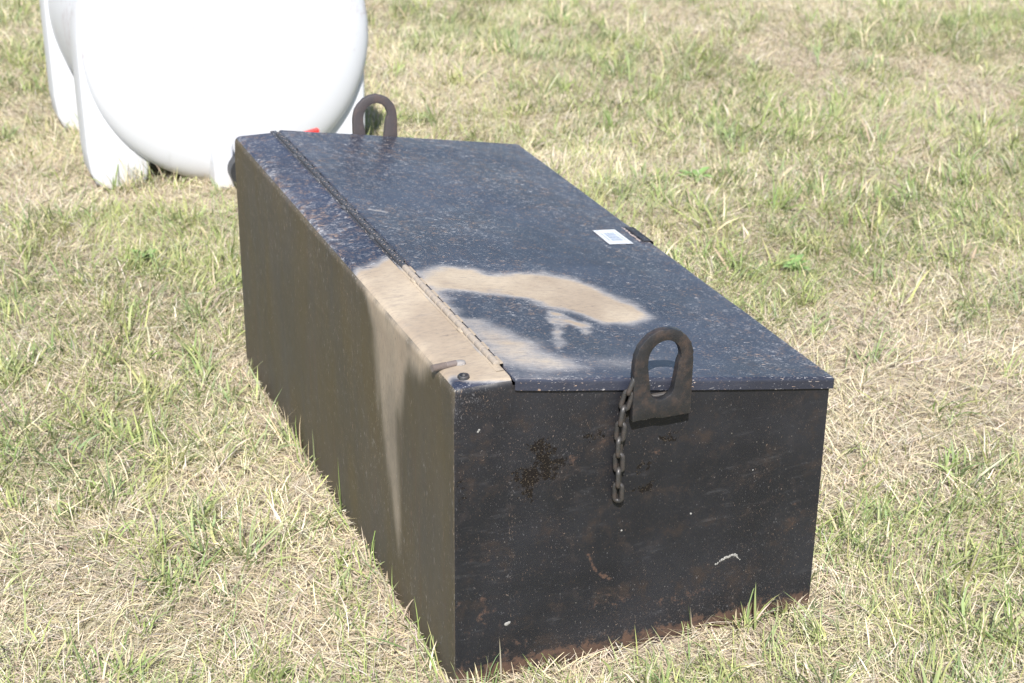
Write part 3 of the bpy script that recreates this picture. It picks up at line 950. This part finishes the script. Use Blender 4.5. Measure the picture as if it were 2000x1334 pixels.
# weld beads that tie the hinge leaf to the strip
for yb in (1.13, 0.97, 0.80, 0.63, 0.41, 0.19):
    bm = bmesh.new()
    bmesh.ops.create_uvsphere(bm, u_segments=12, v_segments=6, radius=1.0)
    for v in bm.verts:
        f = 1 + 0.25 * (vnoise(v.co.x * 2 + yb * 40, v.co.y * 2 + 9, 3) - 0.5)
        v.co = Vector((v.co.x * 0.009 * f, v.co.y * 0.013 * f, v.co.z * 0.0032))
    me = from_bm('weld_bead', bm)
    at = me.attributes.new('dust', 'FLOAT', 'POINT')
    at.data.foreach_set('value', np.full(len(me.vertices), 0.9 if yb < 0.5 else 0.22, np.float32))
    obj('weld_bead', me, M_HINGE, hinge, (0.087, yb, H + 0.002))


# lifting lugs
def lug_mesh(cx, seed, cz=0.5265):
    N = 56
    outer, inner = [], []
    for k in range(N):
        t = k / N
        a = 2 * math.pi * t - math.pi / 2            # from the bottom, counter-clockwise
        ca, sa = math.cos(a), math.sin(a)
        if sa >= 0:
            rr = 0.0495 + 0.0022 * (vnoise(t * 90, 0, seed) - 0.5)
            outer.append((cx + ca * rr, cz + sa * rr))
            inner.append((cx + ca * 0.0275 + 0.001, cz + 0.001 + sa * 0.0300))
        else:
            # square shank with a level foot; narrowing slot
            hw, hh = 0.0500, 0.0980
            s = 1 / max(abs(ca) / hw, abs(sa) / hh)
            outer.append((cx + ca * s, cz + sa * s + (0.002 if ca < 0 else -0.001) * (-sa)))
            # tapered sides, then a half-round bottom
            t_ = math.acos(max(-1, min(1, abs(ca)))) / (math.pi / 2)
            if t_ < 0.5:
                q_ = t_ / 0.5
                ix, iz = 0.0270 - 0.0065 * q_, -0.046 * q_
            else:
                b_ = (t_ - 0.5) / 0.5 * math.pi / 2
                ix, iz = 0.0205 * math.cos(b_), -0.046 - 0.0205 * math.sin(b_)
            inner.append((cx - 0.001 + (ix if ca >= 0 else -ix), cz + iz))
    # snap the two foot corners square
    for sx in (-1, 1):
        j = min(range(N), key=lambda q: (outer[q][0] - (cx + sx * 0.05)) ** 2 + (outer[q][1] - (cz - 0.098)) ** 2)
        outer[j] = (cx + sx * 0.0495, cz - 0.098 + (0.001 if sx < 0 else -0.001))
    bm = bmesh.new()
    T = 0.013
    vo0 = [bm.verts.new((x, 0, z)) for x, z in outer]
    vi0 = [bm.verts.new((x, 0, z)) for x, z in inner]
    vo1 = [bm.verts.new((x, T, z)) for x, z in outer]
    vi1 = [bm.verts.new((x, T, z)) for x, z in inner]
    for k in range(N):
        j = (k + 1) % N
        bm.faces.new((vo0[k], vo0[j], vi0[j], vi0[k]))
        bm.faces.new((vo1[j], vo1[k], vi1[k], vi1[j]))
        bm.faces.new((vo0[j], vo0[k], vo1[k], vo1[j]))
        bm.faces.new((vi0[k], vi0[j], vi1[j], vi1[k]))
    bmesh.ops.recalc_face_normals(bm, faces=bm.faces[:])
    es = [e for e in bm.edges if e.calc_face_angle(0) > 1.0]
    bmesh.ops.bevel(bm, geom=es, offset=0.0016, segments=2, affect='EDGES', profile=0.5)
    me = from_bm('lifting_lug', bm)
    return smooth_by_angle(me, 40)


lug = obj('lifting_lug', lug_mesh(0.3325, 5), M_LUG, box, (0, -0.0205, 0))
lug['label'] = 'near lifting lug, black, standing on the end plate with a chain beside it'
lug['_w'] = [0, -0.0205, 0]
pad = obj('weld_pad', from_bm('weld_pad', box_bm(0.293, 0.372, -0.0075, 0.0, 0.437, 0.462, 0.001, 1), False), M_LUG, lug, (0, 0, 0))
far = obj('lifting_lug', lug_mesh(0.3165, 8, 0.5300), M_LUG_RUST, box, (0, L + 0.0075, 0))
far['label'] = 'far lifting lug, browner, standing above the lid edge'
# jagged weld slag at the lug's foot
bm = bmesh.new()
for k in range(16):
    xx_ = 0.293 + k * 0.0056 + random.uniform(-0.001, 0.001)
    r = bmesh.ops.create_icosphere(bm, subdivisions=1, radius=random.uniform(0.0012, 0.0028))
    for v in r['verts']:
        v.co = Vector((v.co.x * 1.4 + xx_, v.co.y - 0.012 + random.uniform(-0.004, 0.004), v.co.z * 0.8 + 0.4285))
slag = obj('weld_slag', from_bm('weld_slag', bm), metal_material('slag_steel', (0.20, 0.19, 0.18), 0.3, 0.7), lug)

# threaded stud lying across the corner, and a broken stud stump
bm = bmesh.new()
pts, rad = [], []
LEN = 0.040
for k in range(61):
    t = k / 60
    pts.append((-0.0075 + LEN * t, 0.070 + 0.006 * t, H + 0.0035 - 0.001 * t))
    thread = 0.00055 if k % 2 == 0 else -0.00055
    rad.append(0.0050 + (thread if t < 0.60 else 0.0))
tube_bm(bm, pts, rad, 14)
stud = obj('threaded_stud', smooth_by_angle(from_bm('threaded_stud', bm), 50), M_BOLT, box)
bm = bmesh.new()
bmesh.ops.create_uvsphere(bm, u_segments=14, v_segments=8, radius=1.0)
for v in bm.verts:
    f = 1 + 0.3 * (vnoise(v.co.x * 3 + 5, v.co.y * 3 + 8, 4) - 0.5)
    v.co = Vector((0.0385 + v.co.x * 0.011 * f, 0.0775 + v.co.y * 0.009 * f, H + 0.001 + v.co.z * 0.0045 * f))
me = from_bm('weld_bead', bm)
at = me.attributes.new('dust', 'FLOAT', 'POINT')
at.data.foreach_set('value', np.full(len(me.vertices), 0.55, np.float32))
obj('weld_bead', me, M_STRIP, box)
bm = bmesh.new()
prof = [(0.0092, -0.002), (0.0086, 0.004), (0.0078, 0.0052), (0.0052, 0.0046), (0.0044, 0.0012), (0.0, 0.0008)]
rings = []
for r_, z_ in prof:
    rings.append([bm.verts.new((0.027 + r_ * math.cos(k * math.pi / 8) * (1 + 0.08 * math.sin(k * 2.1)),
                                0.029 + r_ * math.sin(k * math.pi / 8), H + z_)) for k in range(16)])
for A, B in zip(rings, rings[1:]):
    for k in range(16):
        try:
            bm.faces.new((A[k], A[(k + 1) % 16], B[(k + 1) % 16], B[k]))
        except ValueError:
            pass
bmesh.ops.remove_doubles(bm, verts=bm.verts[:], dist=1e-5)
obj('stud_stump', from_bm('stud_stump', bm), M_LUG, box)

# hasp plate bent over the low edge of the lid
hp = []
for xq, wq in ((0.6340, 0.0022), (0.6450, 0.0022), (0.6535, 0.0020), (0.6560, 0.0006), (0.6568, -0.004), (0.6569, -0.024)):
    hp.append((xq, H + 0.0022 + SL * (min(xq, 0.6585) - S) + wq))
bm = bmesh.new()
rows = []
for (xq, zq) in hp:
    rows.append([bm.verts.new((xq, y_, zq)) for y_ in (0.652, 0.668, 0.70, 0.722, 0.736)])
for A, B in zip(rows, rows[1:]):
    for k in range(4):
        bm.faces.new((A[k], A[k + 1], B[k + 1], B[k]))
r = bmesh.ops.solidify(bm, geom=bm.faces[:], thickness=0.0016)
hasp = obj('hasp_plate', smooth_by_angle(from_bm('hasp_plate', bm), 12), M_LID, box)
bm = bmesh.new()
for k in range(24):
    yq = 0.655 + k * 0.0034
    r = bmesh.ops.create_icosphere(bm, subdivisions=1, radius=random.uniform(0.0010, 0.0024))
    xq = 0.6285 + random.uniform(-0.002, 0.002)
    for v in r['verts']:
        v.co = Vector((v.co.x * 1.3 + xq, v.co.y * 1.5 + yq, v.co.z * 0.5 + H + 0.0026 + SL * (xq - S)))
obj('weld_slag', from_bm('weld_slag', bm), metal_material('scraped_weld', (0.36, 0.29, 0.26), 0.5, 0.7), hasp)

# paper lot label with a bar code
LBL = [(0.5507, 0.705), (0.6037, 0.7169), (0.6065, 0.6365), (0.5488, 0.625)]


def lbl(u, v, lift):
    a = Vector(LBL[0]).lerp(Vector(LBL[1]), u)
    b = Vector(LBL[3]).lerp(Vector(LBL[2]), u)
    p = a.lerp(b, v)
    dz = float(dents(np.array(p.x), np.array(p.y), 0.009, 44)) + float((vnoise(p.x * 11, p.y * 11, 9) - 0.5) * 0.0014)
    return (p.x, p.y, H + 0.0022 + SL * (p.x - S) + dz + lift)


bm = bmesh.new()
G = [[bm.verts.new(lbl(i / 8, j / 10, 0.0009)) for j in range(11)] for i in range(9)]
for i in range(8):
    for j in range(10):
        bm.faces.new((G[i][j], G[i + 1][j], G[i + 1][j + 1], G[i][j + 1]))
bmesh.ops.solidify(bm, geom=bm.faces[:], thickness=0.0003)
label = obj('barcode_label', from_bm('barcode_label', bm), M_LABEL, box)
label['label'] = 'white paper label with a bar code near the lid edge'
label['_w'] = [0, 0, 0]


def ink(name, u0, u1, v0, v1):
    bm = bmesh.new()
    vs_ = [bm.verts.new(lbl(u, v, 0.0014)) for u, v in ((u0, v0), (u1, v0), (u1, v1), (u0, v1))]
    bm.faces.new(vs_)
    return obj(name, from_bm(name, bm, False), M_INK, label)


vpos = 0.24
for wd in (0.030, 0.018, 0.040, 0.018, 0.030, 0.045, 0.018, 0.030, 0.040):
    ink('bar', 0.30, 0.74, vpos, vpos + wd)
    vpos += wd + 0.031
bm = bmesh.new()
for (u0, u1) in ((0.17, 0.205), (0.825, 0.86)):
    for k in range(11):
        v0 = 0.22 + k * 0.05
        bm.faces.new([bm.verts.new(lbl(u, v, 0.0014)) for u, v in ((u0, v0), (u1, v0), (u1, v0 + 0.028), (u0, v0 + 0.028))])
obj('print_line', from_bm('print_line', bm, False), M_INK, label)
bpy.data.objects['print_line']['kind'] = 'stuff'


# bird droppings and white spots on the end plate
def splat(pts, rads, name='bird_dropping'):
    bm = bmesh.new()
    for (x_, z_), r_ in zip(pts, rads):
        r = bmesh.ops.create_icosphere(bm, subdivisions=2, radius=r_)
        for v in r['verts']:
            f = 1 + 0.5 * (vnoise(v.co.x * 900 + x_ * 99, v.co.z * 900 + z_ * 77, 2) - 0.5)
            yo = float(dents(np.array(x_), np.array(z_), 0.006, 24))
            v.co = Vector((x_ + v.co.x * f, yo + v.co.y * 0.25 - 0.0002, z_ + v.co.z * f))
    return obj(name, from_bm(name, bm), M_DROP, box)


dp = []
for k in range(28):
    t = k / 27
    ax_ = 0.4575 + 0.044 * t
    az_ = 0.1285 + 0.0095 * math.sin(min(1.0, t * 1.15) * math.pi * 0.62) - 0.010 * max(0, t - 0.86) / 0.14
    dp.append((ax_ + random.uniform(-0.0012, 0.0012), az_ + random.uniform(-0.0013, 0.0013)))
splat(dp, [random.uniform(0.0010, 0.0026) for _ in dp])
splat([(0.087, 0.102), (0.091, 0.1035)], [0.0038, 0.0028])
splat([(0.405, 0.234)], [0.0019])
splat([(0.282, 0.229)], [0.0018])
splat([(0.514, 0.292)], [0.0014])
splat([(0.038, 0.450), (0.040, 0.4525)], [0.0018, 0.0018])

# ------------------------------------------------------------------ chain hanging beside the near lug
chain = thing('chain', 'short rusty steel chain hanging down the end plate beside the near lug', 'chain', (0.2760, -0.0105, 0.4850))
PIT, WIRE, HALFW = 0.0268, 0.0042, 0.0056


def link_mesh():
    bm = bmesh.new()
    pts = []
    hs = (PIT + 2 * WIRE) / 2 - WIRE - HALFW + 0.0012        # half the straight part
    for k in range(10):
        a = math.pi * k / 9
        pts.append((HALFW * math.cos(a), 0, hs + HALFW * math.sin(a)))
    for k in range(10):
        a = math.pi + math.pi * k / 9
        pts.append((HALFW * math.cos(a), 0, -hs + HALFW * math.sin(a)))
    # tube frame seeded off-plane so the sweep stays even
    n_ = len(pts)
    seg = 8
    rings_ = []
    for i, p in enumerate(pts):
        p = Vector(p)
        t = (Vector(pts[(i + 1) % n_]) - Vector(pts[i - 1])).normalized()
        u = Vector((0, 1, 0))
        w = t.cross(u)
        rings_.append([bm.verts.new(p + (u * math.cos(2 * math.pi * k / seg) + w * math.sin(2 * math.pi * k / seg)) * WIRE) for k in range(seg)])
    for i in range(n_):
        A, B = rings_[i], rings_[(i + 1) % n_]
        for k in range(seg):
            bm.faces.new((A[k], A[(k + 1) % seg], B[(k + 1) % seg], B[k]))
    return from_bm('chain_link', bm)


LINK = link_mesh()
LINK.materials.append(M_CHAIN)
path = [(0.2885, -0.0125, 0.5005), (0.2795, -0.0115, 0.4768), (0.2725, -0.0100, 0.4515), (0.2690, -0.0095, 0.4250), (0.2675, -0.0090, 0.3982),
        (0.2678, -0.0090, 0.3714), (0.2685, -0.0088, 0.3447), (0.2688, -0.0088, 0.3180), (0.2690, -0.0088, 0.2925)]
for i in range(len(path) - 1):
    a, b = Vector(path[i]), Vector(path[i + 1])
    o = obj('chain_link', LINK, None, chain, (a + b) / 2)
    d = (a - b).normalized()
    tw = math.radians(52 if i % 2 == 0 else -38) + random.uniform(-0.12, 0.12)
    xa = Vector((math.cos(tw), math.sin(tw), 0))
    xa = (xa - d * xa.dot(d)).normalized()
    ya = d.cross(xa)
    rot = Matrix((xa, ya, d)).transposed()
    o.rotation_euler = rot.to_euler()

# ------------------------------------------------------------------ white leg tank behind
TX, TZ, TR = 0.294, 0.402, 0.412
tank = thing('leg_tank', 'white plastic horizontal leg tank standing in the grass behind the toolbox', 'tank', (TX, 2.95, 0))
bm = bmesh.new()
prof = []
for k in range(25):                                    # near dome
    a = math.pi / 2 * k / 24
    prof.append((TR * math.sin(a) ** 0.50, 2.600 - 0.092 * math.cos(a) ** 0.80))
prof += [(TR, 2.75), (TR, 2.95), (TR, 3.15)]
for k in range(13):
    a = math.pi / 2 * (12 - k) / 12
    prof.append((TR * math.sin(a) ** 0.80, 3.30 + 0.105 * math.cos(a) ** 0.9))
SEG = 96
rings = []
for r_, y_ in prof:
    rings.append([bm.verts.new((TX + r_ * math.cos(2 * math.pi * k / SEG), y_, TZ + r_ * math.sin(2 * math.pi * k / SEG))) for k in range(SEG)])
for A, B in zip(rings, rings[1:]):
    for k in range(SEG):
        try:
            bm.faces.new((A[k], A[(k + 1) % SEG], B[(k + 1) % SEG], B[k]))
        except ValueError:
            pass
bmesh.ops.remove_doubles(bm, verts=bm.verts[:], dist=1e-5)
obj('tank_body', from_bm('tank_body', bm), M_TANK, tank)


def band_mesh(y0, y1):
    R_ = 0.410
    TX = 0.2835
    out = []
    # left foot outward corner is rounded
    out += [(TX - R_ + 0.16, 0.0), (TX - R_ + 0.055, 0.0), (TX - R_ + 0.022, 0.018), (TX - R_ + 0.006, 0.055), (TX - R_ + 0.001, 0.12), (TX - R_, 0.28)]
    for k in range(33):
        a = math.pi - math.pi * k / 32
        out.append((TX + R_ * math.cos(a), TZ + R_ * math.sin(a)))
    out += [(TX + R_, 0.28), (TX + R_ - 0.001, 0.12), (TX + R_ - 0.006, 0.055), (TX + R_ - 0.022, 0.018), (TX + R_ - 0.055, 0.0), (TX + R_ - 0.16, 0.0)]
    out += [(TX + R_ - 0.185, 0.115), (TX - R_ + 0.185, 0.115)]
    bm = bmesh.new()
    f = bm.faces.new([bm.verts.new((x_, y0, z_)) for x_, z_ in out])
    r = bmesh.ops.extrude_face_region(bm, geom=[f])
    for v in r['geom']:
        if isinstance(v, bmesh.types.BMVert):
            v.co.y = y1
    bmesh.ops.recalc_face_normals(bm, faces=bm.faces[:])
    es = [e for e in bm.edges if e.calc_face_angle(0) > 1.2]
    bmesh.ops.bevel(bm, geom=es, offset=0.016, segments=4, affect='EDGES', profile=0.5)
    return smooth_by_angle(from_bm('leg_band', bm), 30)


obj('leg_band', band_mesh(2.585, 2.72), M_TANK, tank)
obj('leg_band', band_mesh(3.18, 3.315), M_TANK, tank)
outlet = obj('outlet_block', smooth_by_angle(from_bm('outlet_block', box_bm(0.206, 0.263, 2.470, 2.60, 0.002, 0.142, 0.012, 4)), 40), M_TANK, tank)
bm = bmesh.new()
bmesh.ops.create_cone(bm, cap_ends=True, segments=24, radius1=1, radius2=1, depth=1, matrix=Matrix.Identity(4))
for v in bm.verts:
    c = v.co.copy()
    v.co = Vector((0.284 + c.x * 0.043, 2.455 - c.z * 0.05, 0.066 + c.y * 0.043))
tube_bm(bm, [(0.290, 2.47, 0.062), (0.290, 2.38, 0.062)], 0.026, 20)
valve = obj('valve', smooth_by_angle(from_bm('valve', bm), 40), M_BLACK, tank)
valve['_w'] = [0, 0, 0]
bm = bmesh.new()
lev = [((0.290, 2.40, 0.095), 0.010), ((0.330, 2.40, 0.145), 0.007), ((0.43, 2.40, 0.164), 0.006), ((0.488, 2.40, 0.1725), 0.011), ((0.492, 2.40, 0.173), 0.009)]
pr = None
for p, r_ in lev:
    ring = [bm.verts.new((p[0], p[1] + dy * r_, p[2] + dz * 0.007)) for dy, dz in ((-1, -0.7), (1, -0.7), (1, 0.7), (-1, 0.7))]
    if pr:
        for k in range(4):
            bm.faces.new((pr[k], pr[(k + 1) % 4], ring[(k + 1) % 4], ring[k]))
    else:
        bm.faces.new(ring)
    pr = ring
bm.faces.new(pr)
obj('valve_handle', from_bm('valve_handle', bm, False), M_RED, valve)
bm = bmesh.new()
tube_bm(bm, [(TX, 2.95, TZ + TR - 0.03), (TX, 2.95, TZ + TR + 0.035)], 0.13, 40)
tube_bm(bm, [(TX, 2.95, TZ + TR + 0.035), (TX, 2.95, TZ + TR + 0.07)], 0.12, 40)
obj('fill_cap', smooth_by_angle(from_bm('fill_cap', bm), 40), M_TANK, tank)

# ------------------------------------------------------------------ low broad leaved weeds
M_WEED = plain_material('weed_leaf', (0.17, 0.27, 0.085), 0.55, 0.25, 60.0)


def leaf_mesh(ln, wd):
    bm = bmesh.new()
    rows_ = []
    for k in range(6):
        t = k / 5
        w_ = wd * math.sin(math.pi * min(1, t * 0.93 + 0.05)) ** 0.8
        z_ = 0.006 + 0.35 * ln * math.sin(t * 2.2)
        rows_.append([bm.verts.new((ln * t, -w_, z_ + w_ * 0.35)), bm.verts.new((ln * t, 0, z_)), bm.verts.new((ln * t, w_, z_ + w_ * 0.35))])
    for A, B in zip(rows_, rows_[1:]):
        for k in range(2):
            bm.faces.new((A[k], A[k + 1], B[k + 1], B[k]))
    return from_bm('leaf', bm)


LEAF = leaf_mesh(0.060, 0.010)
LEAF.materials.append(M_WEED)
for (wx_, wy_), txt in (((1.42, 1.341), 'light green leafy weed in the field right of the lid edge'),
                        ((1.512, 2.043), 'broad leaved weed in the grass beyond the far right of the lid'),
                        ((-0.09, 1.976), 'leafy green weed between the toolbox and the tank leg')):
    wt = thing('weed', txt, 'weed', (wx_, wy_, float(gh(np.array(wx_), np.array(wy_)))), 'small weeds in the field')
    for k in range(9):
        o = bpy.data.objects.new('leaf', LEAF)
        COL.objects.link(o)
        o.parent = wt
        o.rotation_euler = (random.uniform(-0.2, 0.2), random.uniform(-0.45, 0.15), k * 0.70 + random.uniform(-0.25, 0.25))
        s_ = random.uniform(0.6, 1.15)
        o.scale = (s_, s_, s_)

# working notes on the empties are not needed in the file
for o in bpy.data.objects:
    if '_w' in o:
        del o['_w']

# ------------------------------------------------------------------ renderer
scene.render.engine = 'CYCLES'
scene.cycles.max_bounces = 6
scene.cycles.transparent_max_bounces = 4
scene.cycles.use_denoising = True
